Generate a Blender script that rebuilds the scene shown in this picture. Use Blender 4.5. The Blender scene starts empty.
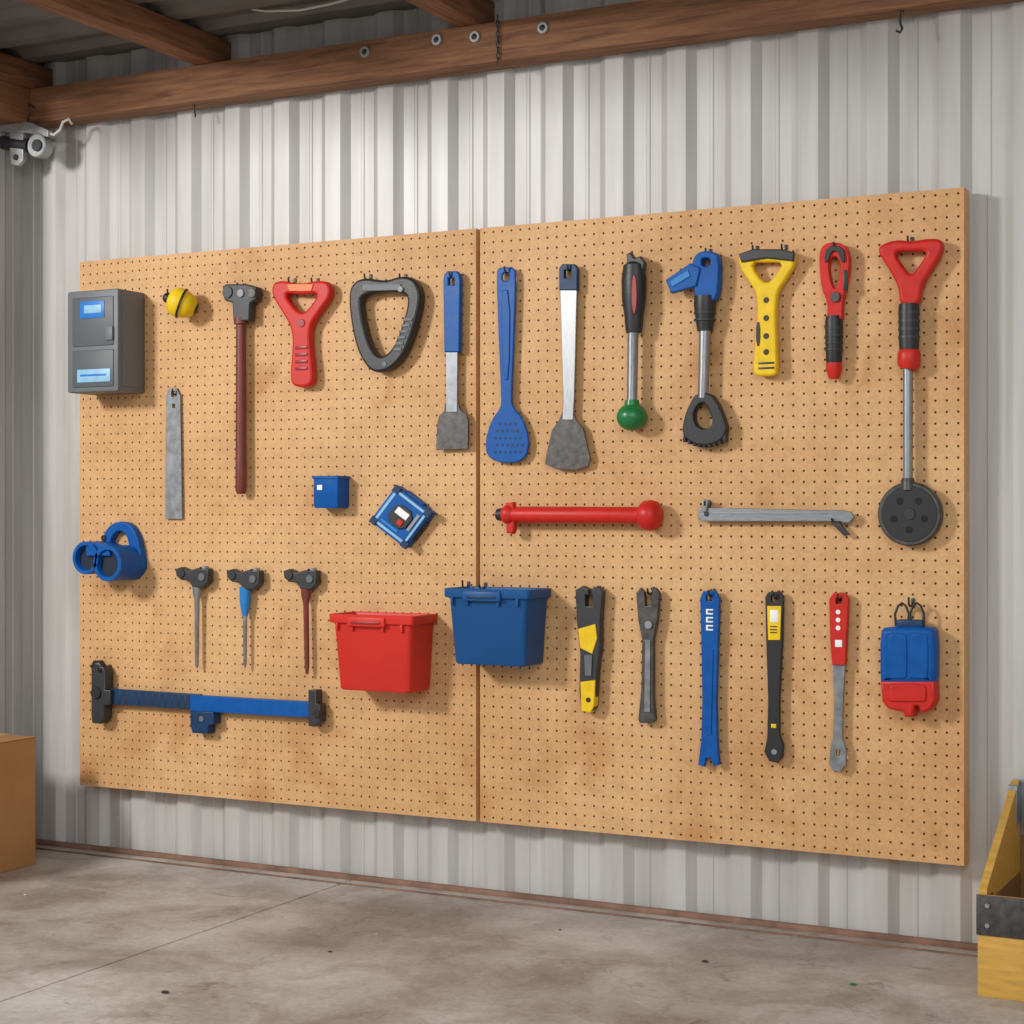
import bpy, bmesh, math, random
from mathutils import Vector, Matrix
random.seed(4)
# ---------------------------------------------------------------- calibration
FP=1750.0; TH=math.radians(27.24); C=math.cos(TH); S=math.sin(TH)
YB=-0.07; CX,CY,CZ=2.106,-3.973,0.975
def W(px,py,d=0.0):
    """measured photo coordinate -> point on the plane parallel to the board, d metres in front of it"""
    a=(px-512)/FP; dx=-S+C*a; dy=C+S*a
    t=((YB-d)-CY)/dy
    return Vector((CX+t*dx, YB-d, CZ+t*(513-py)/FP))
def mpp(px,d=0.0):
    a=(px-512)/FP
    return ((YB-d)-CY)/(C+S*a)/FP
SC=bpy.context.scene.collection
bpy.context.scene.view_settings.view_transform='Standard'
# ---------------------------------------------------------------- materials
def lin(h):
    h=h.lstrip('#'); o=[]
    for i in (0,2,4):
        v=int(h[i:i+2],16)/255
        o.append(v/12.92 if v<=.04045 else ((v+.055)/1.055)**2.4)
    return o
def nodes(name):
    m=bpy.data.materials.new(name); m.use_nodes=True
    nt=m.node_tree; b=nt.nodes['Principled BSDF']
    return m,nt,b
def M(name,hx,rough=.5,metal=0,var=.10,scale=40,bump=0,stretch=(1,1,1),spec=.5):
    m,nt,b=nodes(name); c=lin(hx)
    b.inputs['Specular IOR Level'].default_value=spec
    tc=nt.nodes.new('ShaderNodeTexCoord'); mp=nt.nodes.new('ShaderNodeMapping'); mp.inputs['Scale'].default_value=stretch
    nt.links.new(tc.outputs['Object'],mp.inputs['Vector'])
    n=nt.nodes.new('ShaderNodeTexNoise'); n.inputs['Scale'].default_value=scale; n.inputs['Detail'].default_value=5
    nt.links.new(mp.outputs['Vector'],n.inputs['Vector'])
    r=nt.nodes.new('ShaderNodeValToRGB'); r.color_ramp.elements[0].position=.3; r.color_ramp.elements[1].position=.7
    r.color_ramp.elements[0].color=[x*(1-var) for x in c]+[1]; r.color_ramp.elements[1].color=[min(1,x*(1+var)) for x in c]+[1]
    nt.links.new(n.outputs['Fac'],r.inputs['Fac']); nt.links.new(r.outputs['Color'],b.inputs['Base Color'])
    mr=nt.nodes.new('ShaderNodeMapRange'); mr.inputs['To Min'].default_value=max(0,rough-.1); mr.inputs['To Max'].default_value=min(1,rough+.1)
    nt.links.new(n.outputs['Fac'],mr.inputs['Value']); nt.links.new(mr.outputs['Result'],b.inputs['Roughness'])
    b.inputs['Metallic'].default_value=metal
    if bump:
        bp=nt.nodes.new('ShaderNodeBump'); bp.inputs['Strength'].default_value=bump; bp.inputs['Distance'].default_value=.002
        nt.links.new(n.outputs['Fac'],bp.inputs['Height']); nt.links.new(bp.outputs['Normal'],b.inputs['Normal'])
    return m
RED=M('red_plastic','#c4261e',.42,spec=.3); REDD=M('red_dark','#8f1a18',.4); REDB=M('bin_red','#cf3127',.45,var=.04,scale=8,spec=.3)
BLUE=M('blue_plastic','#07529c',.42,spec=.22); BLUEL=M('blue_light','#2a7abd',.4,spec=.3); BLUED=M('blue_dark','#14375a',.45,spec=.3)
BLUEB=M('bin_blue','#164e86',.45,var=.04,scale=8,spec=.3)
YEL=M('yellow_plastic','#e8c01a',.42,spec=.3); BLK=M('black_rubber','#1f1f20',.45,bump=.1,scale=300); DK=M('dark_plastic','#2c2d30',.42)
GRY=M('grey_plastic','#5f6366',.5); GRYL=M('grey_light','#8b8e90',.5); GRN=M('green_plastic','#17703a',.35)
CASE=M('case_grey','#65696c',.5,var=.04,scale=8); CASED=M('case_panel_grey','#53575a',.5,var=.04,scale=8)
STL=M('brushed_steel','#8f9092',.4,.85,var=.2,scale=60,stretch=(8,8,.6)); STLH=M('brushed_steel_horizontal','#8a8d90',.4,.6,var=.2,scale=60,stretch=(.6,8,8))
DST=M('dark_steel','#4e4c4a',.45,.5,scale=60,var=.35,bump=.25); GST=M('grey_steel','#84878a',.42,.5,scale=40,var=.25)
BRN=M('redbrown_handle','#6e2f25',.45,var=.25,stretch=(4,4,.5)); WHT=M('white_print','#e8e8e6',.5); ORG=M('orange_label','#e0702a',.45)
LBL=M('label_blue','#2a72c0',.4,spec=.3); RUST=M('rusty_iron','#80604f',.85,.0,var=.4,scale=14,bump=.4)
LBLUE=M('pale_blue_label','#86b4d0',.45); CARD=M('cardboard','#b08350',.85,var=.08,scale=12); TAPE=M('box_tape','#c69a63',.4)
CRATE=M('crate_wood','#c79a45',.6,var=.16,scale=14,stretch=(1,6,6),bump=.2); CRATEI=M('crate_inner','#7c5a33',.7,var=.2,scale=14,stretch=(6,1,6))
BLKI=M('dark_inside','#101011',.8); NAVY=M('dark_blue_tube_shade','#0a1a30',.7); CONDUIT=M('galvanised','#a4a6a5',.45,.4,var=.2); CABLE=M('white_cable','#c9c7c2',.5)
BOARDEDGE=M('board_edge','#d0a06c',.7,var=.1,scale=30)
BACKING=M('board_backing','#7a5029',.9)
def wood(name,a,b2,stretch):
    m,nt,b=nodes(name)
    tc=nt.nodes.new('ShaderNodeTexCoord'); mp=nt.nodes.new('ShaderNodeMapping'); mp.inputs['Scale'].default_value=stretch
    nt.links.new(tc.outputs['Object'],mp.inputs['Vector'])
    n=nt.nodes.new('ShaderNodeTexNoise'); n.inputs['Scale'].default_value=5; n.inputs['Detail'].default_value=8; n.inputs['Roughness'].default_value=.65; n.inputs['Distortion'].default_value=.6
    nt.links.new(mp.outputs['Vector'],n.inputs['Vector'])
    r=nt.nodes.new('ShaderNodeValToRGB'); r.color_ramp.elements[0].position=.32; r.color_ramp.elements[1].position=.68
    r.color_ramp.elements[0].color=lin(a)+[1]; r.color_ramp.elements[1].color=lin(b2)+[1]
    nt.links.new(n.outputs['Fac'],r.inputs['Fac']); nt.links.new(r.outputs['Color'],b.inputs['Base Color'])
    b.inputs['Roughness'].default_value=.75
    bp=nt.nodes.new('ShaderNodeBump'); bp.inputs['Strength'].default_value=.4; bp.inputs['Distance'].default_value=.003
    nt.links.new(n.outputs['Fac'],bp.inputs['Height']); nt.links.new(bp.outputs['Normal'],b.inputs['Normal'])
    return m
WOODX=wood('beam_wood','#6a442d','#a37350',(1,14,14)); WOODY=wood('joist_wood','#694329','#a06d48',(14,1,14))
def board_mat():
    m,nt,b=nodes('pegboard_hardboard')
    tc=nt.nodes.new('ShaderNodeTexCoord')
    def N(s,d,dist=0):
        n=nt.nodes.new('ShaderNodeTexNoise'); n.inputs['Scale'].default_value=s; n.inputs['Detail'].default_value=d; n.inputs['Distortion'].default_value=dist
        nt.links.new(tc.outputs['Object'],n.inputs['Vector']); return n
    n=N(2.2,6); n2=N(170,4); n3=N(3.6,5,.6); n4=N(24,5,.3)
    r=nt.nodes.new('ShaderNodeValToRGB'); r.color_ramp.elements[0].position=.28; r.color_ramp.elements[1].position=.6
    r.color_ramp.elements[0].color=lin('#c69560')+[1]; r.color_ramp.elements[1].color=lin('#d7aa76')+[1]
    nt.links.new(n.outputs['Fac'],r.inputs['Fac'])
    cur=r.outputs['Color']
    for src,lo,p0,p1,f in((n2,(.66,.60,.52,1),.36,.58,.35),(n4,(.80,.74,.66,1),.36,.56,.35),(n3,(.76,.61,.45,1),.30,.42,.8)):
        mx=nt.nodes.new('ShaderNodeMix'); mx.data_type='RGBA'; mx.blend_type='MULTIPLY'; mx.inputs[0].default_value=f
        r2=nt.nodes.new('ShaderNodeValToRGB'); r2.color_ramp.elements[0].position=p0; r2.color_ramp.elements[1].position=p1
        r2.color_ramp.elements[0].color=lo; r2.color_ramp.elements[1].color=(1,1,1,1)
        nt.links.new(src.outputs['Fac'],r2.inputs['Fac'])
        nt.links.new(cur,mx.inputs[6]); nt.links.new(r2.outputs['Color'],mx.inputs[7]); cur=mx.outputs[2]
    nt.links.new(cur,b.inputs['Base Color']); b.inputs['Roughness'].default_value=.62
    return m
PEG=board_mat()
def wall_mat():
    m,nt,b=nodes('painted_corrugated_steel')
    tc=nt.nodes.new('ShaderNodeTexCoord'); mp=nt.nodes.new('ShaderNodeMapping'); mp.inputs['Scale'].default_value=(6,6,.5)
    nt.links.new(tc.outputs['Object'],mp.inputs['Vector'])
    n=nt.nodes.new('ShaderNodeTexNoise'); n.inputs['Scale'].default_value=3; n.inputs['Detail'].default_value=7
    nt.links.new(mp.outputs['Vector'],n.inputs['Vector'])
    r=nt.nodes.new('ShaderNodeValToRGB'); r.color_ramp.elements[0].position=.3; r.color_ramp.elements[1].position=.65
    r.color_ramp.elements[0].color=lin('#aba8a3')+[1]; r.color_ramp.elements[1].color=lin('#c0bebb')+[1]
    nt.links.new(n.outputs['Fac'],r.inputs['Fac']); nt.links.new(r.outputs['Color'],b.inputs['Base Color'])
    b.inputs['Roughness'].default_value=.45; b.inputs['Metallic'].default_value=.08
    return m
WALL=wall_mat()
ROOF=M('roof_steel','#6d6a66',.55,.3,var=.2,scale=6)
def floor_mat():
    m,nt,b=nodes('concrete')
    tc=nt.nodes.new('ShaderNodeTexCoord')
    def noise(s,d,rg=.55,dist=0):
        n=nt.nodes.new('ShaderNodeTexNoise'); n.inputs['Scale'].default_value=s; n.inputs['Detail'].default_value=d; n.inputs['Roughness'].default_value=rg; n.inputs['Distortion'].default_value=dist
        nt.links.new(tc.outputs['Object'],n.inputs['Vector']); return n
    a=noise(1.8,8,.6,.4); f=noise(60,6,.7); s=noise(4.5,8,.7,.8); g=noise(8,7,.65,1.2)
    def ramp(src,p0,p1,c0,c1):
        r=nt.nodes.new('ShaderNodeValToRGB'); r.color_ramp.elements[0].position=p0; r.color_ramp.elements[1].position=p1
        r.color_ramp.elements[0].color=c0; r.color_ramp.elements[1].color=c1; nt.links.new(src,r.inputs['Fac']); return r
    r=ramp(a.outputs['Fac'],.36,.62,lin('#978c80')+[1],lin('#c6bfb6')+[1])
    r2=ramp(s.outputs['Fac'],.38,.55,(.68,.64,.60,1),(1,1,1,1))
    r3=ramp(f.outputs['Fac'],.3,.6,(.72,.7,.68,1),(1,1,1,1))
    r5=ramp(g.outputs['Fac'],.30,.40,(.50,.44,.39,1),(1,1,1,1))
    mp=nt.nodes.new('ShaderNodeVectorMath'); mp.operation='MULTIPLY_ADD'; mp.inputs[1].default_value=(.35,.35,.35)
    nt.links.new(s.outputs['Color'],mp.inputs[0]); nt.links.new(tc.outputs['Object'],mp.inputs[2])
    v=nt.nodes.new('ShaderNodeTexVoronoi'); v.feature='DISTANCE_TO_EDGE'; v.inputs['Scale'].default_value=.9
    nt.links.new(mp.outputs[0],v.inputs['Vector'])
    r4=ramp(v.outputs['Distance'],0,.006,(.6,.55,.5,1),(1,1,1,1))
    cur=r.outputs['Color']
    for q,fac in((r2,.75),(r3,.7),(r4,.6),(r5,.75)):
        mx=nt.nodes.new('ShaderNodeMix'); mx.data_type='RGBA'; mx.blend_type='MULTIPLY'; mx.inputs[0].default_value=fac
        nt.links.new(cur,mx.inputs[6]); nt.links.new(q.outputs['Color'],mx.inputs[7]); cur=mx.outputs[2]
    # worn pale scuffs
    sc=noise(14,8,.75,2.0); r6=ramp(sc.outputs['Fac'],.62,.70,(0,0,0,1),(1,1,1,1))
    mx=nt.nodes.new('ShaderNodeMix'); mx.data_type='RGBA'; nt.links.new(cur,mx.inputs[6]); mx.inputs[7].default_value=lin('#d2ccc3')+[1]
    mm=nt.nodes.new('ShaderNodeMath'); mm.operation='MULTIPLY'; mm.inputs[1].default_value=.6; nt.links.new(r6.outputs['Color'],mm.inputs[0]); nt.links.new(mm.outputs[0],mx.inputs[0]); cur=mx.outputs[2]
    nt.links.new(cur,b.inputs['Base Color'])
    mr=nt.nodes.new('ShaderNodeMapRange'); mr.inputs['To Min'].default_value=.35; mr.inputs['To Max'].default_value=.75
    nt.links.new(s.outputs['Fac'],mr.inputs['Value']); nt.links.new(mr.outputs['Result'],b.inputs['Roughness'])
    bp=nt.nodes.new('ShaderNodeBump'); bp.inputs['Strength'].default_value=.25; bp.inputs['Distance'].default_value=.004
    nt.links.new(f.outputs['Fac'],bp.inputs['Height']); nt.links.new(bp.outputs['Normal'],b.inputs['Normal'])
    return m
CONC=floor_mat()
# ---------------------------------------------------------------- builder
def chaikin(p,n):
    for _ in range(n):
        q=[]
        for i in range(len(p)):
            a=p[i]; b=p[(i+1)%len(p)]
            q.append((a[0]*.75+b[0]*.25,a[1]*.75+b[1]*.25)); q.append((a[0]*.25+b[0]*.75,a[1]*.25+b[1]*.75))
        p=q
    return p
class T:
    def __init__(s,name): s.name=name; s.v=[]; s.f=[]; s.mi=[]; s.mats=[]
    def add(s,vs,fs,mat):
        if mat not in s.mats: s.mats.append(mat)
        k=s.mats.index(mat); o=len(s.v)
        s.v+= [tuple(x) for x in vs]
        for f in fs: s.f.append([i+o for i in f]); s.mi.append(k)
    def box(s,x0,x1,y0,y1,z0,z1,mat,bev=0,mtx=None,seg=2):
        bm=bmesh.new(); bmesh.ops.create_cube(bm,size=1)
        for v in bm.verts: v.co=Vector(((x0+x1)/2+v.co.x*(x1-x0),(y0+y1)/2+v.co.y*(y1-y0),(z0+z1)/2+v.co.z*(z1-z0)))
        if bev: bmesh.ops.bevel(bm,geom=list(bm.edges),offset=bev,segments=seg,profile=.5,affect='EDGES')
        if mtx: bmesh.ops.transform(bm,matrix=mtx,verts=bm.verts)
        bm.verts.index_update(); s.add([v.co.copy() for v in bm.verts],[[v.index for v in f.verts] for f in bm.faces],mat); bm.free()
    def pbox(s,l,t,r,b,d0,d1,mat,bev=.0015):
        p=W(l,(t+b)/2,d1); q=W(r,(t+b)/2,d1); m=(l+r)/2
        zt=W(m,t,d1).z; zb=W(m,b,d1).z
        s.box(p.x,q.x,YB-d1,YB-d0,zb,zt,mat,bev)
    def plate(s,pts,d0,d1,mat,bev=.0015,holes=(),sm=2,world=False):
        cu=bpy.data.curves.new('tmp','CURVE'); cu.dimensions='2D'; cu.fill_mode='BOTH'
        for k,lst in enumerate([pts]+list(holes)):
            w=lst if world else [(W(a,b,d1).x,W(a,b,d1).z) for a,b in lst]
            w=chaikin(w,sm); sp=cu.splines.new('POLY'); sp.points.add(len(w)-1)
            ar=sum(w[i][0]*w[(i+1)%len(w)][1]-w[(i+1)%len(w)][0]*w[i][1] for i in range(len(w)))
            if (ar<0)==(k==0): w=w[::-1]
            for i,(x,z) in enumerate(w): sp.points[i].co=(x,z,0,1)
            sp.use_cyclic_u=True
        h=(d1-d0)/2; bev=min(bev,h*.95)
        cu.extrude=h-bev; cu.bevel_depth=bev; cu.bevel_resolution=2; cu.offset=-bev
        ob=bpy.data.objects.new('tmp',cu); SC.objects.link(ob); bpy.context.view_layer.update()
        me=bpy.data.meshes.new_from_object(ob.evaluated_get(bpy.context.evaluated_depsgraph_get()))
        yc=YB-(d0+d1)/2
        s.add([(v.co.x,yc-v.co.z,v.co.y) for v in me.vertices],[list(p.vertices) for p in me.polygons],mat)
        bpy.data.objects.remove(ob); bpy.data.curves.remove(cu); bpy.data.meshes.remove(me)
    def sweep(s,P,R,mat,n=18,closed=False,sq=2.0):
        N=len(P); vs=[]; n1=None
        for i in range(N):
            if closed: t=P[(i+1)%N]-P[i-1]
            else: t=P[min(i+1,N-1)]-P[max(i-1,0)]
            if t.length<1e-9: t=P[-1]-P[0]
            t.normalize()
            if n1 is None:
                n1=Vector((0,-1,0))
                if abs(t.y)>.9: n1=Vector((0,0,1))
            q=n1-t*n1.dot(t)
            if q.length<1e-5: q=Vector((0,0,1))-t*t.z
            n1=q.normalized(); sd=t.cross(n1)
            a,b=R[i] if isinstance(R[i],tuple) else (R[i],R[i])
            for k in range(n):
                th=2*math.pi*k/n; cc=math.cos(th); ss=math.sin(th)
                cc=math.copysign(abs(cc)**(2/sq),cc); ss=math.copysign(abs(ss)**(2/sq),ss)
                vs.append(P[i]+sd*(a*cc)+n1*(b*ss))
        fs=[]
        for i in range(N if closed else N-1):
            j=(i+1)%N
            for k in range(n): l=(k+1)%n; fs.append([i*n+k,i*n+l,j*n+l,j*n+k])
        if not closed: fs+= [list(range(n))[::-1],[(N-1)*n+k for k in range(n)]]
        s.add(vs,fs,mat)
    def tube(s,pts,d,mat,flat=1.0,n=18,sq=2.0):
        P=[W(p[0],p[1],d) for p in pts]; R=[(p[2]*mpp(p[0],d),p[2]*mpp(p[0],d)*flat) for p in pts]
        s.sweep(P,R,mat,n,sq=sq)
    def wire(s,pts,r,mat,closed=False,n=10): s.sweep([W(*p) for p in pts],[r]*len(pts),mat,n,closed)
    def ball(s,c,r,mat,seg=24):
        r=r if isinstance(r,(tuple,list)) else (r,r,r)
        bm=bmesh.new(); bmesh.ops.create_uvsphere(bm,u_segments=seg,v_segments=seg//2,radius=1)
        s.add([(c[0]+v.co.x*r[0],c[1]+v.co.y*r[1],c[2]+v.co.z*r[2]) for v in bm.verts],[[v.index for v in f.verts] for f in bm.faces],mat); bm.free()
    def disc(s,px,py,rp,d0,d1,mat,n=28,bev=.001):
        c=W(px,py,d1); r=rp*mpp(px,d1)
        prof=[(d0,r),(d1-bev,r),(d1,r-bev)]
        s.sweep([Vector((c.x,YB-a,c.z)) for a,_ in prof],[b for _,b in prof],mat,n)
    def pipe(s,c,R,r,y0,y1,mat,n=32,inner=None,idep=None):
        # hollow cylinder along y, open towards the room (y1 < y0)
        prof=[(y0,r*.98,0),(y1+.0015,r,0),(y1,r+.0008,0),(y1,R-.0012,1),(y1+.0015,R,1),(y0,R,1)]
        vs=[];fs=[]
        for y,q,_ in prof:
            for k in range(n): th=2*math.pi*k/n; vs.append((c[0]+q*math.cos(th),y,c[2]+q*math.sin(th)))
        for i in range(len(prof)):
            j=(i+1)%len(prof)
            for k in range(n): l=(k+1)%n; fs.append([i*n+k,i*n+l,j*n+l,j*n+k])
        s.add(vs,fs,mat)
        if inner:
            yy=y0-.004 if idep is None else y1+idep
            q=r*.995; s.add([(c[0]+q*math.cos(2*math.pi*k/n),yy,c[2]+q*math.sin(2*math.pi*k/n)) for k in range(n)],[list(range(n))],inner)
    def loft(s,loops,mat,r=.008,cs=4,cap0=True,cap1=True,rb=None):
        vs=[];fs=[]; n=4*(cs+1)
        for L in loops:
            x0,x1,y0,y1,z=L[:5]; rr=L[5] if len(L)>5 else r; rk=rr if rb is None else rb
            for (cx,cy,a0,q) in((x1-rk,y1-rk,0,rk),(x0+rk,y1-rk,90,rk),(x0+rr,y0+rr,180,rr),(x1-rr,y0+rr,270,rr)):
                for k in range(cs+1):
                    a=math.radians(a0+90*k/cs); vs.append((cx+q*math.cos(a),cy+q*math.sin(a),z))
        for i in range(len(loops)-1):
            for k in range(n): l=(k+1)%n; fs.append([i*n+k,i*n+l,(i+1)*n+l,(i+1)*n+k])
        if cap0: fs.append(list(range(n)))
        if cap1: fs.append([(len(loops)-1)*n+k for k in range(n)])
        s.add(vs,fs,mat)
    def hook(s,px,py,L=.035,up=.014,r=.0024,mat=None):
        p=W(px,py,L); b=Vector((p.x,YB-.0002,p.z+.004)); 
        P=[b,Vector((p.x,YB-.006,p.z+.003)),Vector((p.x,YB-L*.6,p.z-.001)),Vector((p.x,YB-L*.9,p.z)),Vector((p.x,YB-L-.002,p.z+.005)),Vector((p.x,YB-L-.003,p.z+up))]
        s.sweep(P,[r]*6,mat or BLK,10)
        s.box(p.x-.004,p.x+.004,YB-.0035,YB-.0002,p.z-.006,p.z+.016,mat or BLK,.001)
    def done(s,smooth=True,recalc=True):
        xs=[[v[i] for v in s.v] for i in range(3)]; o=Vector([(min(a)+max(a))/2 for a in xs])
        me=bpy.data.meshes.new(s.name); me.from_pydata([tuple(Vector(v)-o) for v in s.v],[],s.f)
        for m in s.mats: me.materials.append(m)
        for p,k in zip(me.polygons,s.mi): p.material_index=k; p.use_smooth=smooth
        me.update()
        if recalc:
            bm=bmesh.new(); bm.from_mesh(me); bmesh.ops.recalc_face_normals(bm,faces=bm.faces); bm.to_mesh(me); bm.free()
        if smooth: me.set_sharp_from_angle(angle=math.radians(38))
        ob=bpy.data.objects.new(s.name,me); ob.location=o; SC.objects.link(ob); return ob

# ---------------------------------------------------------------- tools
# grey storage case
t=T('grey_tool_case'); D=.118
t.pbox(67,290,118,392,.0002,D,CASE,.006)
t.pbox(72,297,113,346,D-.002,D+.003,CASED,.003); t.pbox(72,350,113,387,D-.002,D+.003,CASED,.003)
t.pbox(80,301,104,318,D,D+.005,LBL,.001); t.pbox(84,305,101,313,D+.004,D+.0056,LBLUE,.0003)
t.pbox(77,369,110,382,D,D+.005,LBLUE,.001); t.pbox(80,374,106,376,D+.004,D+.0056,LBL,.0002)
t.pbox(105,326,112,340,D,D+.008,CASE,.002)
p=W(118,292,D); q=W(118,391,D)
t.box(p.x-.001,p.x+.003,YB-D+.016,YB-.016,q.z+.014,p.z-.014,CASE,.0015)
t.done()
# yellow torch
t=T('yellow_flashlight'); t.hook(168,294,.03)
a=W(168,298,.075); b=W(196,309,.035); ax=(b-a)
P=[a+ax*k for k in(0,.04,.16,.3,.45,.46,.52,.53,.7,.9,1.0)]
R=[.012,.024,.035,.040,.0405,.043,.043,.0385,.036,.028,.016]
t.sweep(P[:5],R[:5],YEL,28); t.sweep(P[4:8],[.040,.043,.043,.038],BLK,28); t.sweep(P[7:],R[7:],YEL,28)
t.ball(a,.015,BLK,16); t.sweep([a+ax*.97,a+ax*1.03],[.018,.015],BLK,20)
m_=(a+ax*.3); t.sweep([m_,Vector((m_.x,YB-.0002,m_.z))],[.012,.012],BLK,16); t.done()
# hammer
t=T('red_handle_hammer'); t.hook(238,288,.03)
t.plate([(222,286),(226,284),(246,284),(256,287),(256,299),(250,303),(249,321),(233,321),(232,303),(224,300)],.012,.042,DK,.004,sm=0)
t.disc(227,292,6,.01,.046,DK); t.disc(251,293,5,.01,.046,DST); t.disc(240,293,4,.04,.047,GRYL)
t.tube([(241,318,7),(241,324,7),(241,325,5),(241,400,5.2),(241,470,5.6),(241,490,5.6),(241,494,4)],.027,BRN); t.done()
def dgrip(name,outer,hole,mat,d0=.010,d1=.038,bev=.007,sm=2): 
    t=T(name); t.plate(outer,d0,d1,mat,bev,[hole],sm); return t
# red grip
t=dgrip('red_grip_handle',[(272,283),(281,280),(299,284),(317,280),(329,282),(330,296),(322,307),(312,321),(309,330),(309,345),(313,378),(309,387),(293,387),(289,378),(292,345),(291,330),(286,319),(277,305),(271,294)],
 [(283,292),(301,295),(318,292),(312,304),(301,315),(290,304)],RED)
t.plate([(287,284),(313,284),(311,291),(289,291)],.036,.041,ORG,.001,sm=0); t.hook(289,283,.03); t.hook(312,283,.03)
for y in(346,353,360,367): t.pbox(295,y,307,y+3,.034,.0405,REDD,.001)
t.disc(301,323,4,.03,.041,REDD); t.done()
# black D handle
t=dgrip('black_loop_handle',[(351,284),(362,277),(385,281),(398,276),(412,277),(419,288),(420,302),(413,330),(405,352),(395,365),(384,372),(371,372),(362,361),(355,345),(350,320),(348,296)],
 [(361,295),(385,291),(405,293),(408,302),(401,328),(394,345),(386,355),(377,357),(369,345),(363,325),(360,305)],BLK,.010,.042,.007)
t.plate([(362,284),(400,284),(402,290),(362,291)],.04,.046,GRY,.001,sm=0); t.hook(365,279,.03); t.hook(400,279,.03)
for k in range(6): t.pbox(403-k*2,318+k*6,412-k*2.2,321+k*6,.036,.0445,GRY,.001)
t.disc(400,289,3,.04,.048,GRYL); t.disc(384,364,3,.03,.044,GRY)
t.done()
# scraper
t=T('blue_handle_scraper'); t.hook(450,277,.032)
t.plate([(443,280),(444,274),(447,271),(456,271),(459,274),(460,280),(459,352),(444,352)],.012,.028,BLUE,.003,[[(448,278),(454,278),(454,285),(448,285)]],0)
t.plate([(445.5,340),(457.5,340),(457,412),(446,412)],.017,.023,GST,.001,sm=0)
t.plate([(445,403),(458,403),(460,410),(466,414),(468,420),(468,449),(436,450),(437,424),(439,416),(444,411)],.016,.021,DST,.001,sm=0)
t.done()
# blue spatula
t=T('blue_spatula'); t.hook(505,272,.032)
t.plate([(496,272),(499,267),(512,267),(516,272),(514,330),(511,400),(513,408),(522,417),(529,438),(527,456),(518,462),(510,463),(496,462),(486,455),(485,440),(491,420),(500,408),(501,400),(498,330)],.014,.022,BLUE,.003,[[(502,273),(509,273),(509,281),(502,281)]],1)
t.plate([(500,290),(510,290),(509,380),(503,380)],.020,.025,BLUE,.002,sm=1)
for i in range(5):
    for j in range(6):
        x=495+j*5+(i%2)*2.2; y=424+i*7
        if 489+abs(i-3)*2<x<525-abs(i-3)*2: t.disc(x,y,1.5,.020,.0228,BLUED,8,.0003)
t.done()
# steel spatula
t=T('steel_spatula'); t.hook(568,270,.032)
t.plate([(559,268),(562,264),(574,264),(577,268),(577,290),(559,290)],.012,.027,BLUED,.002,[[(564,270),(571,270),(571,278),(564,278)]],0)
t.plate([(560,286),(577,286),(574,400),(573,420),(562,420),(563,400)],.015,.022,STL,.0015,sm=0)
t.plate([(562,412),(573,412),(576,420),(583,428),(590,458),(588,466),(575,470),(556,469),(545,464),(546,455),(552,430),(559,420)],.016,.021,DST,.001,sm=0)
t.done()
# ball mallet
t=T('green_ball_mallet'); t.hook(633,262,.035); t.hook(628,268,.03,mat=DK)
t.tube([(634,262,6),(634,265,11),(634,280,13),(634,300,12.5),(634,315,10),(634,328,9),(634,333,8)],.035,BLK,.8)
t.plate([(632,275),(636,275),(637,300),(635,314),(633,314),(631,300)],.055,.0605,REDD,.0015,sm=1)
t.plate([(626,254),(630,252),(634,258),(640,256),(644,262),(643,270),(637,270),(634,264),(627,264)],.025,.045,DK,.003,sm=0)
t.tube([(634,331,6),(633,336,5.5),(632,405,5.2)],.035,STL)
t.tube([(632,400,7),(632,407,8)],.035,GRN)
c=W(632,417,.035); r=15*mpp(632,.035); t.ball(c,(r*1.05,r,r*.92),GRN); t.done()
# blue multi tool
t=T('blue_ratchet_tool'); t.hook(706,254,.03)
t.plate([(665,280),(690,263),(700,268),(696,286),(671,293)],.025,.045,BLUE,.003,sm=0)
t.plate([(670,281),(688,270),(690,276),(672,287)],.043,.048,BLUEL,.001,sm=0)
t.plate([(694,256),(700,251),(713,251),(719,257),(718,290),(714,302),(696,302),(693,286),(691,266)],.010,.04,BLUE,.004,[[(701,258),(710,258),(710,266),(701,266)]],1)
t.tube([(705,296,11),(705,305,11.5),(705,320,9.5),(705,331,8)],.027,BLK,.9)
for y in(305,312,319): t.tube([(705,y,11.4),(705,y+2,11.2)],.027,DK,.9)
t.tube([(705,330,6),(704,372,5.5),(703,398,5.5)],.027,STL)
t.plate([(696,393),(710,393),(717,402),(723,416),(727,430),(722,440),(708,446),(692,444),(681,434),(684,416),(690,402)],.012,.038,BLK,.004,[[(702,401),(709,409),(713,424),(704,430),(694,424),(693,411)]],1)
for k in range(9):
    x=684+k*5; y=437+5.5*math.sin(math.pi*k/8); t.pbox(x-1.4,y-3,x+1.4,y+5,.014,.036,DK,.001)
t.done()
# yellow Y handle
t=dgrip('yellow_grip_handle',[(737,256),(752,249),(780,249),(793,251),(795,263),(786,278),(777,291),(775,310),(776,340),(777,372),(773,376),(756,376),(752,372),(755,340),(757,310),(756,293),(747,279),(739,267)],
 [(750,262),(766,262),(783,262),(775,276),(766,284),(757,276)],YEL,.010,.034,.006,1)
t.plate([(738,254),(752,249),(780,249),(794,252),(793,261),(766,258),(741,262)],.03,.042,DK,.003,sm=0)
t.hook(753,251,.03); t.hook(782,250,.03)
for y in(300,318,336,352): t.disc(766,y,3,.03,.0355,BLK,16)
for y in(362,367): t.pbox(758,y,774,y+2,.03,.0355,DK,.0005)
t.plate([(756,322),(760,322),(760,346),(756,346)],.03,.0355,BLK,.0005,sm=1); t.done()
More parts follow.
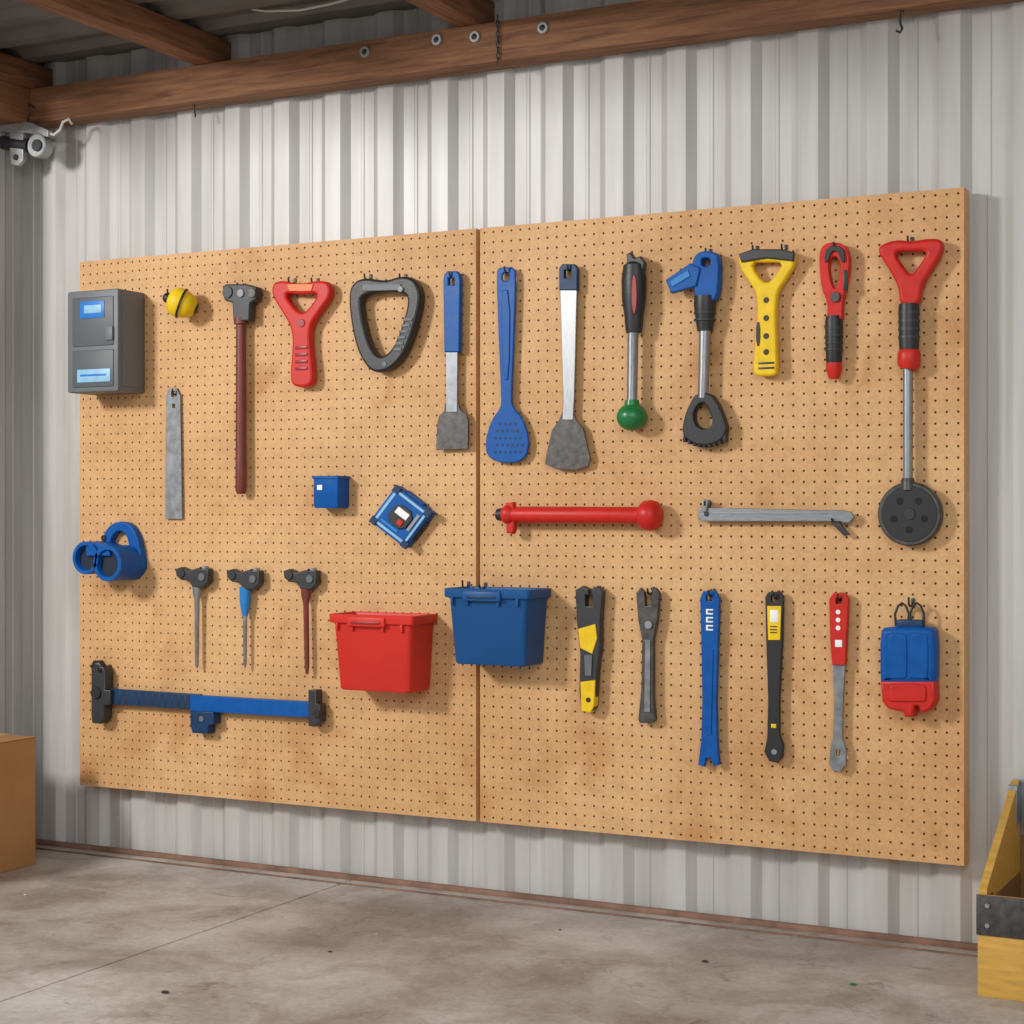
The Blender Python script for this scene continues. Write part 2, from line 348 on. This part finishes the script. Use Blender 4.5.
# red pliers
t=T('red_pliers'); t.hook(834,248,.035)
t.plate([(821,247),(828,242),(843,243),(849,253),(849,270),(845,290),(842,302),(842,322),(827,322),(827,302),(821,288),(819,268),(819,254)],.012,.034,RED,.003,[[(830,257),(837,256),(841,266),(838,284),(834,290),(830,280),(828,266)]],1)
t.plate([(824,262),(826,246),(843,246),(845,262),(841,262),(838,251),(831,251),(828,262)],.033,.04,BLK,.001,sm=1)
t.disc(835,297,5,.03,.041,DST)
t.pbox(843,270,847,290,.03,.036,BLK,.001)
t.tube([(834,316,8),(834,322,9),(834,340,8.6),(834,360,8),(834,365,7)],.024,BLK); t.tube([(834,363,8),(834,370,8),(834,379,5)],.024,RED)
for y in(328,335,342,349): t.tube([(834,y,9.3),(834,y+2,9.2)],.024,DK)
t.done()
# red D handle with disc
t=dgrip('disc_tamper',[(878,245),(895,239),(910,241),(928,238),(942,239),(942,252),(932,268),(921,285),(919,306),(899,306),(898,287),(889,270),(878,254)],
 [(892,251),(910,251),(928,250),(919,265),(910,276),(902,266)],RED,.010,.04,.008)
t.hook(908,242,.036); t.tube([(909,304,10),(909,308,10.5),(909,340,10),(909,353,9.5)],.026,BLK)
for y in(312,320,328,336): t.tube([(909,y,10.8),(909,y+3,10.8)],.026,DK)
t.tube([(909,350,10),(909,353,11.5),(909,364,11.5),(908,369,9)],.026,RED); t.tube([(908,367,5),(908,486,4.6)],.026,STL)
t.disc(909,514,32,.012,.034,DST,48,.003)
t.disc(909,514,28,.030,.0355,BLK,40,.001); t.disc(909,514,6,.03,.038,DK)
for k in range(5):
    a=math.radians(90+72*k); t.disc(909+16*math.cos(a),514+16*math.sin(a),3.6,.03,.0362,BLKI,14,.0003)
t.tube([(908,478,6),(908,490,7)],.026,DST)
t.done()
# steel ruler strip
t=T('steel_strip'); t.hook(173,394,.02)
t.plate([(166,396),(169,388),(176,388),(180,396),(182,519),(165,519)],.006,.010,GST,.0008,[[(171,391),(175,391),(175,397),(171,397)],[(172,404),(175,404),(175,408),(172,408)]],0); t.done()
# small blue box
t=T('small_blue_box'); D=.055
p=W(313,476,D); q=W(338,508,D); k=YB-.0002
t.loft([(p.x+.004,q.x-.004,YB-D+.003,k,q.z,.004),(p.x,q.x,YB-D,k,q.z+.006,.005),(p.x,q.x,YB-D,k,p.z-.008,.005),(p.x-.003,q.x+.003,YB-D-.003,k,p.z-.007,.005),(p.x-.003,q.x+.003,YB-D-.003,k,p.z,.005),(p.x+.003,q.x-.003,YB-D+.003,YB-.003,p.z,.005),(p.x+.004,q.x-.004,YB-D+.004,YB-.004,q.z+.01,.004)],BLUE,rb=.001)
t.pbox(317,485,322,490,D-.002,D+.001,WHT,.0002); t.done()
# tilted device
t=T('blue_square_gauge')
def rp(u,v): return (400+u*17.5-v*13.0, 517+u*13.5+v*17.5)
def rq(u0,v0,u1,v1): return [rp(u0,v0),rp(u1,v0),rp(u1,v1),rp(u0,v1)]
t.plate(rq(-1.0,-1.0,1.0,1.0),.0003,.034,BLUE,.003,sm=0)
t.plate(rq(-.9,-.9,.9,.9),.032,.038,LBLUE,.001,sm=0); t.plate(rq(-.78,-.78,.78,.78),.036,.0395,BLUE,.001,sm=0)
t.plate(rq(-.5,-.5,.5,.5),.038,.044,BLK,.002,sm=1); t.plate(rq(-.34,-.34,.3,-.02),.043,.046,WHT,.001,sm=0)
t.plate(rq(.0,.1,.26,.34),.043,.047,RED,.001,sm=0); t.plate(rq(-.65,.56,.3,.68),.039,.042,BLUEL,.001,sm=0)
t.plate(rq(.56,-.6,.7,.3),.039,.042,GRYL,.001,sm=0)
for u,v in((-.88,-.88),(.88,-.88),(.88,.88),(-.88,.88)): t.plate(rq(u-.16,v-.16,u+.16,v+.16),.03,.041,BLUED,.001,sm=0)
t.plate(rq(-.5,-1.12,.5,-1.0),.004,.024,BLUE,.001,sm=0); t.plate(rq(1.0,-.5,1.12,.5),.004,.024,BLK,.001,sm=0)
t.done()
# double tube holder
t=T('blue_double_tube_holder'); D=.112
for (x,y,r) in((85,558,16.5),(107,563.5,18)):
    c=W(x,y,D); R=r*mpp(x,D); t.pipe(c,R,R*.76,YB-.0003,YB-D,BLUE,36,NAVY,.018)  # navy disc behind each tube opening paints the shade of the hollow
t.plate([(99,560),(101,540),(107,527),(117,521),(129,523),(137,535),(141,556),(142,572),(122,578),(104,574)],.0004,.026,BLUE,.004,[[(109,548),(111,537),(118,530),(126,534),(129,548),(126,553),(114,553)]],1)
t.plate([(85,542),(97,543),(108,546),(110,556),(86,556)],.03,D-.008,BLUE,.003,sm=0)
t.disc(103,538,3,.02,.030,BLK); t.done()
# three small clamps/awls
def awl(name,cx,ty,parts):
    t=T(name); t.hook(cx+6,ty+4,.03)
    t.plate([(cx-20,ty+1),(cx-14,ty-1),(cx-8,ty+3),(cx+2,ty),(cx+13,ty+1),(cx+13,ty+14),(cx+7,ty+20),(cx-3,ty+19),(cx-6,ty+13),(cx-14,ty+12),(cx-19,ty+8)],.010,.034,DK,.003,sm=0)
    t.disc(cx-15,ty+5,5,.006,.038,DK); t.disc(cx+6,ty+9,4,.03,.038,GRY); t.disc(cx+8,ty+1,3,.012,.03,GRYL)
    for (pts,mat) in parts: t.tube(pts,.022,mat,.8)
    return t.done()
awl('small_bar_clamp',195,568,[([(197,586,5),(197,594,4.5),(197,600,2.8),(197,665,2),(197,668,.6)],GST)])
awl('small_bar_clamp',246,570,[([(245,587,6),(245,600,6),(245,612,4),(245,616,3)],BLUEL),([(245,612,2.4),(245,664,1.8),(245,668,.6)],GST)])
awl('small_bar_clamp',303,570,[([(306,587,5.5),(306,596,5),(306,604,3),(307,665,2.6),(307,674,1.6)],BRN)])
# bar clamp
t=T('blue_bar_clamp')
t.plate([(106,688.5),(200,694.5),(200,710),(106,704)],.018,.030,BLUED,.002,sm=0)
for k in range(12): 
    x=112+k*6.6; t.pbox(x,691+k*.4,x+1.4,703+k*.4,.029,.0304,DK,.0002)
t.plate([(190,695),(310,702),(310,718),(190,711)],.014,.032,BLUE,.002,sm=0)
t.plate([(91,668),(96,666),(103,667),(105,672),(105,690),(110,690),(110,705),(104,706),(104,718),(100,724),(92,723),(91,716)],.008,.044,DK,.003,sm=0)
t.disc(95,693,6,.01,.050,BLK); t.tube([(94,668,4),(96,665,5),(101,665,5),(103,668,4)],.03,BLK)
t.plate([(190,711),(213,712),(214,724),(208,726),(208,734),(192,733),(190,725)],.006,.040,BLUED,.003,sm=0); t.disc(201,719,3,.04,.043,GRY)
t.plate([(308,690),(316,690),(316,703),(320,705),(320,722),(314,727),(308,726)],.008,.038,DK,.003,sm=0); t.disc(316,714,4,.01,.042,BLK)
t.hook(99,672,.05,mat=BLK); t.done()
# bins
def bin_(name,pl,pr,pt,pb,D,mat,lblmat):
    t=T(name); x0=W(pl,pt,D).x; x1=W(pr,pt,D).x; zt=W((pl+pr)/2,pt,D).z; zb=W((pl+pr)/2,pb,D*.8).z
    f=YB-D; k=YB-.0003; tp=.024; r1=.010
    t.loft([(x0+tp,x1-tp,f+tp*.9,k-.006,zb,.014),(x0+tp-.004,x1-tp+.004,f+tp*.9-.004,k-.005,zb+.005,.016),
            (x0+.010,x1-.010,f+.010,k-.003,zt-.028,.012),(x0+.008,x1-.008,f+.008,k-.003,zt-.024,.012),(x0+.001,x1-.001,f+.001,k,zt-.022,r1),(x0,x1,f,k,zt-.020,r1),
            (x0,x1,f,k,zt-.002,r1),(x0+.002,x1-.002,f+.002,k-.001,zt,r1),(x0+.006,x1-.006,f+.006,k-.004,zt,r1),(x0+.008,x1-.008,f+.008,k-.006,zt-.003,r1),
            (x0+tp+.003,x1-tp-.003,f+tp+.002,k-.012,zb+.006,.010)],mat,cs=6,rb=.004)
    t.box(x0+(x1-x0)*.24,x0+(x1-x0)*.68,f-.006,f+.008,zt-.030,zt-.006,mat,.003)
    t.box(x0+(x1-x0)*.29,x0+(x1-x0)*.63,f-.008,f,zt-.024,zt-.017,lblmat,.0012)
    for u in(.08,.26,.62,.84): t.box(x0+(x1-x0)*u,x0+(x1-x0)*(u+.03),f+.002,f+.014,zt-.042,zt-.02,mat,.002)
    return t
t=bin_('red_storage_bin',328,413,615,691,.125,REDB,REDD); t.done()
t=bin_('blue_storage_bin',443,529,589,665,.125,BLUEB,BLUED)
t.hook(463,588,.03,up=.02); t.hook(480,589,.03,up=.012); t.done()
# red bar mallet
t=T('red_rod_mallet'); 
t.tube([(496,514.5,3),(498,514.5,6),(504,514.6,7),(505,514.6,4)],.035,BLK)
t.tube([(504,514.6,8),(507,514.6,10),(511,514.6,10),(514,514.6,7.5),(520,514.8,8.4),(640,515.2,8.4),(642,515.2,8)],.035,RED)
t.plate([(505,503),(513,502),(514,530),(512,534),(506,533)],.024,.045,RED,.004,sm=0)
c=W(651,515.5,.035); r=13*mpp(652,.035)
t.sweep([Vector((c.x+k,c.y,c.z)) for k in(-.026,-.024,-.016,0,.014,.022,.025)],[r*.6,r*.95,r*1.14,r*1.2,r*1.1,r*.8,r*.3],RED,28)
t.hook(508,520,.03); t.hook(630,518,.026,up=.004)
t.done()
# steel bar
t=T('steel_pry_bar')
t.plate([(698,509),(702,507.5),(815,510),(842,510),(851,512),(854,517),(849,523),(843,523),(840,521.5),(760,521.5),(702,521.5),(698,519)],.016,.026,STLH,.002,sm=0)
t.plate([(828,520),(838,521),(850,535),(844,536)],.014,.022,DK,.002,sm=0); t.plate([(702,499),(708,500),(706,512),(702,512)],.014,.032,GST,.002,sm=0)
t.pbox(712,512,826,514,.024,.0275,GRYL,.0005)
t.disc(706,514,2.4,.02,.029,DK); t.hook(705,507,.03); t.hook(832,521,.03,up=.004); t.done()
# bottom row right
t=T('yellow_utility_knife'); t.hook(589,594,.036)
t.plate([(575,590),(582,586),(590,590),(597,586),(602,591),(600,620),(600,645),(597,670),(594,708),(590,713),(581,711),(579,690),(580,655),(577,625)],.010,.034,DK,.003,[[(585,595),(592,595),(592,606),(585,606)]],0)
t.plate([(578,629),(595,624),(597,638),(592,654),(580,648)],.032,.037,YEL,.0015,sm=0)
t.plate([(580,682),(595,680),(594,706),(590,713),(581,711)],.012,.037,YEL,.003,sm=0); t.disc(588,700,2.5,.03,.039,BLK)
t.plate([(584,655),(592,655),(591,676),(585,676)],.032,.038,GRY,.001,sm=0); t.done()
t=T('black_nail_puller'); t.hook(648,594,.034)
t.plate([(636,593),(640,588),(644,592),(645,606),(650,606),(652,592),(655,588),(659,593),(657,620),(653,640),(653,700),(655,720),(651,723),(640,723),(638,720),(641,690),(642,640),(638,620)],.012,.028,DST,.002,sm=0)
t.plate([(645,640),(650,640),(650,712),(644,712)],.026,.031,GST,.001,sm=0); t.disc(648,625,4,.025,.033,GRYL); t.done()
t=T('blue_pry_bar'); t.hook(709,596,.034)
t.plate([(700,598),(703,591),(715,591),(719,598),(718,640),(716,700),(717,740),(719,765),(713,766),(711,758),(706,758),(704,767),(698,765),(701,740),(702,700),(701,640)],.012,.026,BLUE,.002,[[(706,595),(712,595),(712,601),(706,601)]],0)
t.plate([(706,650),(713,650),(711,735),(706,735)],.024,.0285,BLUE,.001,sm=0)
for y in(609,617,625):
    t.pbox(706,y,713,y+1.5,.02,.0268,WHT,.0001); t.pbox(706,y+4,713,y+5.5,.02,.0268,WHT,.0001); t.pbox(706,y,707.8,y+5.5,.02,.0269,WHT,.0001)
t.done()
t=T('black_strap_wrench'); t.hook(774,598,.034)
t.plate([(765,597),(768,592),(780,592),(783,597),(782,640),(779,700),(779,735),(783,745),(782,757),(777,763),(769,761),(764,752),(767,738),(768,700),(766,640)],.012,.026,BLK,.002,[[(771,596),(777,596),(777,602),(771,602)]],0)
t.plate([(767,606),(781,606),(780,640),(768,640)],.024,.0285,YEL,.001,sm=0); t.pbox(770,610,778,622,.027,.0292,WHT,.0003)
for y in(626,629,632): t.pbox(770,y,777,y+1.2,.027,.0290,BLK,.0001)
t.disc(774,752,3,.02,.0275,GST); t.pbox(771,724,776,728,.02,.028,YEL,.0005); t.done()
t=T('red_handle_file'); t.hook(838,600,.034)
t.plate([(829,599),(833,593),(844,593),(848,599),(846,640),(845,665),(832,665),(830,640)],.010,.028,RED,.0015,[[(835.5,598),(841.5,598),(841.5,604),(835.5,604)]],0)
t.plate([(832,660),(845,660),(843,700),(842,738),(846,750),(846,765),(840,772),(833,771),(829,764),(830,750),(833,738),(834,700)],.014,.022,GST,.0015,[[(836,750),(840,750),(840,756),(836,756)]],0)
for y in(612,620,628): t.disc(838,y,2.4,.02,.0284,WHT,14,.0002)
t.pbox(835,640,842,647,.026,.029,WHT,.0003); t.done()
# blue/red container
t=T('blue_red_plastic_bottle'); D=.055
def pl(l,tp,r,bt,c=4): return [(l,tp+c),(l+c,tp),(r-c,tp),(r,tp+c),(r,bt-c*.5),(r-c*.5,bt),(l+c*.5,bt),(l,bt-c*.5)]
t.plate(pl(879,627,935,684,5),.002,D,BLUE,.012,sm=1)
t.plate(pl(887,633,907,679,4),D-.004,D+.003,BLUE,.004,sm=1); t.plate(pl(909,633,928,679,4),D-.004,D+.003,BLUE,.004,sm=1)
t.plate([(880,681),(934,681),(935,700),(931,709),(925,712),(920,712),(918,706),(914,706),(913,717),(904,717),(903,712),(896,711),(888,709),(882,702)],.004,D-.001,RED,.006,sm=0)
t.plate(pl(888,684,926,702,4),D-.004,D+.003,RED,.003,sm=1)
t.pbox(896,620,922,629,.012,D-.012,BLUED,.003); t.hook(909,606,.036,up=.02)
for x in(902,917): t.wire([(x-6,626,.03),(x-7,614,.03),(x-4,606,.03),(x,603,.03),(x+4,606,.03),(x+7,614,.03),(x+6,626,.03)],.0028,BLK)
t.done()

# ---------------------------------------------------------------- pegboard
def pegpanel(x0,x1,z0,z1,pitch=.0254,r=.003):
    t=T('pegboard'); nx=round((x1-x0)/pitch); nz=round((z1-z0)/pitch)
    dx=(x1-x0)/nx; dz=(z1-z0)/nz; gx=2*nx+1; vs=[];fs=[]
    for j in range(2*nz+1):
        for i in range(gx): vs.append((x0+i*dx/2,YB,z0+j*dz/2))
    G=lambda i,j:j*gx+i
    for j in range(nz):
        for i in range(nx):
            cx=x0+(i+.5)*dx; cz=z0+(j+.5)*dz; o=len(vs)
            for y in(YB,YB+.005):
                for k in range(8):
                    a=math.radians(45*k); vs.append((cx+r*math.cos(a),y,cz+r*math.sin(a)))
            a,b=2*i+1,2*j+1
            out=[G(a+1,b),G(a+1,b+1),G(a,b+1),G(a-1,b+1),G(a-1,b),G(a-1,b-1),G(a,b-1),G(a+1,b-1)]
            for k in range(8):
                l=(k+1)%8; fs.append([out[k],o+k,o+l,out[l]]); fs.append([o+k,o+8+k,o+8+l,o+l])
    t.add(vs,fs,PEG)
    yb=YB+.0525
    e=[((x0,YB,z0),(x1,YB,z0),(x1,yb,z0),(x0,yb,z0)),((x0,YB,z1),(x0,yb,z1),(x1,yb,z1),(x1,YB,z1)),((x0,YB,z0),(x0,yb,z0),(x0,yb,z1),(x0,YB,z1)),((x1,YB,z0),(x1,YB,z1),(x1,yb,z1),(x1,yb,z0))]
    for q in e: t.add(q,[[0,1,2,3]],BOARDEDGE)
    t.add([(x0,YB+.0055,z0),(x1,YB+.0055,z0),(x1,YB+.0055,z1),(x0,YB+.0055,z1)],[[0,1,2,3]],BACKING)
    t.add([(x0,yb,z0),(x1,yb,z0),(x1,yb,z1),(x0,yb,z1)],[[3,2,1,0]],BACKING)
    return t.done(smooth=False,recalc=False)
ZT,ZB=1.6965,.1935; XS=W(478,500).x
pegpanel(W(80,500).x,XS-.006,ZB,ZT); pegpanel(XS+.006,W(964,500).x,ZB,ZT)

# ---------------------------------------------------------------- room
XL=-1.58; ZR=2.30
def corr(name,a0,a1,z0,z1,axis,mat,pitch=.165,h=.017):
    prof=[]; x=a0
    while x<a1:
        for u,v in((0,0),(.072,0),(.094,h),(.142,h)): prof.append((x+u,v))
        x+=pitch
    pr=[]
    for u,v in prof:
        pr.append((u,v))
        if v==0 and abs(((u-a0)/pitch+.5)%1-.5)<1e-4: 
            pr+= [(u+.032,0),(u+.035,.002),(u+.041,.002),(u+.044,0)]
    pr=[q for q in pr if q[0]<=a1+1e-6]+[(a1,0)]
    vs=[];fs=[]
    for i,(u,v) in enumerate(pr):
        for z in(z0,z1):
            if axis=='x': vs.append((u,-v,z))
            elif axis=='y': vs.append((XL+v,-u,z))
            else: vs.append((z,-u,ZR-v))
    for i in range(len(pr)-1): fs.append([2*i,2*i+2,2*i+3,2*i+1] if axis!='y' else [2*i,2*i+1,2*i+3,2*i+2])
    t=T(name); t.add(vs,fs,mat); return t.done(smooth=False,recalc=False)
corr('wall_back',XL,3.6,0,ZR,'x',WALL)
corr('wall_left',0,.45,0,ZR,'y',WALL)
corr('ceiling',0,1.3,XL,3.6,'roof',ROOF,pitch=.165,h=.02)
# floor with control joint
t=T('floor'); J=-.40
pr=[(-5,0),(J-.003,0),(J-.002,-.004),(J+.002,-.004),(J+.003,0),(5,0)]
vs=[];fs=[]
for x,z in pr: vs+= [(x,0.02,z),(x,-7,z)]
for i in range(len(pr)-1): fs.append([2*i,2*i+1,2*i+3,2*i+2])
t.add(vs,fs,CONC); t.done(smooth=False,recalc=False)
t=T('baseboard_back'); t.box(XL+.002,3.6,-.036,-.0185,0.0,.013,RUST,.001); t.box(XL+.002,3.6,-.092,-.083,0.0,.003,RUST,.001); t.done()
# beam
t=T('ceiling_beam'); t.box(XL+.0,3.6,-.10,-.0175,2.105,2.205,WOODX,.003); t.done()
t=T('side_beam'); t.box(XL+.019,XL+.12,-.45,-.101,2.105,2.205,WOODY,.003); t.done()
for px in(34,214,480):
    x=W(px,40,.03).x; t=T('ceiling_joist'); t.box(x-.07,x,-1.25,-.020,2.2055,2.279,WOODY,.003); t.done()
x=1.6; t=T('ceiling_joist'); t.box(x-.07,x,-1.25,-.020,2.2055,2.279,WOODY,.003); t.done()
# beam bolts
for px,py in((365,52),(437,40),(475,37),(543,28)):
    t=T('bolt_washer'); c=W(px,py,.032); c2=(c.x,0,c.z)
    r=.0145; t.pipe(c2,r,.0075,-.0995,-.107,CONDUIT,20); t.sweep([Vector((c.x,-.0995,c.z)),Vector((c.x,-.104,c.z)),Vector((c.x,-.105,c.z))],[.007,.007,.005],DK,12); t.done()
t=T('hanging_chain'); 
for k in range(9):
    p=W(498,18+k*5.4,.034); q=.0055
    t.sweep([Vector((p.x+q*.8*math.cos(a)*(1 if k%2 else .4),p.y-.002-(0 if k%2 else q*.6*math.cos(a)),p.z+q*1.4*math.sin(a))) for a in [2*math.pi*i/12 for i in range(12)]],[.0016]*12,DK,6,True)
t.done()
t=T('beam_hook'); p=W(898,5,.032)
t.sweep([Vector((p.x,-.06,2.105)),Vector((p.x,-.085,2.10)),Vector((p.x,-.085,2.075)),Vector((p.x+.006,-.088,2.06)),Vector((p.x+.003,-.095,2.05)),Vector((p.x-.006,-.095,2.055))],[.0028]*6,DK,8); t.done()
t=T('small_nail_hook'); p=W(190,118,.02); t.sweep([Vector((p.x,-.07,2.106)),Vector((p.x,-.07,2.09)),Vector((p.x+.004,-.072,2.07)),Vector((p.x+.008,-.074,2.078))],[.002]*4,DK,8); t.done()
# cable
t=T('white_cable'); pts=[]
for px,py in((205,0),(235,8),(265,13),(300,12),(330,6),(352,0),(372,-8)): pts.append(W(px,py-2,.12))
t.sweep(pts,[.0035]*len(pts),CABLE,8); t.done()
# garage door rail hardware
t=T('garage_door_rail')
t.plate([(-25,118),(30,122),(48,130),(48,137),(28,133),(-25,130)],.02,.05,CONDUIT,.002,sm=0)
t.plate([(9,128),(23,130),(23,160),(18,166),(10,164)],.03,.045,CONDUIT,.002,sm=0)
t.disc(36,145,12,.02,.055,CONDUIT,24,.003); t.disc(36,145,6,.05,.062,DK); t.disc(15,157,3,.04,.05,DK)
t.tube([(-20,140,7),(30,146,7)],.03,DK)
t.wire([(46,132,.04),(54,135,.04),(60,130,.04),(63,122,.04),(69,119,.04),(72,124,.04)],.004,CABLE)
t.wire([(28,123,.04),(26,112,.04),(29,104,.035),(35,108,.03)],.003,DK)
t.done()
# cardboard box
t=T('cardboard_box'); t.box(-1.53,-1.29,-.80,-.262,0.0,.355,CARD,.003); t.box(-1.44,-1.38,-.801,-.261,.3545,.3565,TAPE,0); t.box(-1.291,-1.2893,-.80,-.264,.352,.3535,BACKING,0); t.done()
# crate
t=T('wooden_tool_bin'); X0,X1=1.325,1.78; y0,y1=-.392,-.04
def side(x):
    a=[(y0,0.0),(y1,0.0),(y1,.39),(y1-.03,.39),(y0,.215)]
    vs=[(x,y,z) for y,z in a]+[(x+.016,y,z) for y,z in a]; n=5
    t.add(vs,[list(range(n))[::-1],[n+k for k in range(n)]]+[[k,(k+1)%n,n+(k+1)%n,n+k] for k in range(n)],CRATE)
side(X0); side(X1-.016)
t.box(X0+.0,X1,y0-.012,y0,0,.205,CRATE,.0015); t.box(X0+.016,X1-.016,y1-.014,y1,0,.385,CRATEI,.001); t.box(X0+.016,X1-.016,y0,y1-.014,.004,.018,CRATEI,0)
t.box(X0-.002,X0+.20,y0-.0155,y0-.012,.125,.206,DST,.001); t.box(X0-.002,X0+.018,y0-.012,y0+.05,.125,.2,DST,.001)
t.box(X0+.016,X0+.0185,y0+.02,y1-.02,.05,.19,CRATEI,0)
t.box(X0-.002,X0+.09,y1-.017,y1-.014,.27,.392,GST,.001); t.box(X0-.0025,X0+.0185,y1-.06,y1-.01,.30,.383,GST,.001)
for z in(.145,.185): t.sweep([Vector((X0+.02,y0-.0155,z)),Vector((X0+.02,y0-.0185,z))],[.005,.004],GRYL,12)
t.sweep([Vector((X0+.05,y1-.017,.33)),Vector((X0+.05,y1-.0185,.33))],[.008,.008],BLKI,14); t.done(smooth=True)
# floor debris
t=T('floor_debris')
for px,py,m,r in((853,985,GRN,.006),(705,962,DK,.006),(330,952,DK,.004),(165,993,DK,.007),(25,895,CABLE,.004),(560,930,DK,.003)):
    tt=CZ*FP/(py-513); a=(px-512)/FP; x=CX+tt*(-S+C*a); y=CY+tt*(C+S*a)
    t.ball((x,y,r*.3),(r*1.3,r,r*.4),m,10)
t.done()

# ---------------------------------------------------------------- light
def area(name,loc,tgt,size,power,col,sy=None):
    l=bpy.data.lights.new(name,'AREA'); l.energy=power; l.color=col; l.size=size
    if sy: l.shape='RECTANGLE'; l.size_y=sy
    o=bpy.data.objects.new(name,l); o.location=loc; o.rotation_euler=(Vector(tgt)-Vector(loc)).to_track_quat('-Z','Y').to_euler(); SC.objects.link(o)
area('door_daylight',(-2.2,-3.7,2.6),(0.2,0,.9),.6,132,(1,.985,.96))
area('room_fill',(2.6,-5.2,2.8),(0.3,0,.5),2.6,82,(.98,.99,1),2.0)
w=bpy.data.worlds.new('world'); bpy.context.scene.world=w; w.use_nodes=True
w.node_tree.nodes['Background'].inputs[0].default_value=(.96,.98,1,1); w.node_tree.nodes['Background'].inputs[1].default_value=.57
# ---------------------------------------------------------------- camera
cam=bpy.data.cameras.new('camera'); cam.sensor_width=36; cam.lens=FP/1024*36; cam.shift_y=1/1024; cam.clip_start=.05
co=bpy.data.objects.new('camera',cam); co.location=(CX,CY,CZ); co.rotation_euler=(math.pi/2,0,TH); SC.objects.link(co)
bpy.context.scene.camera=co
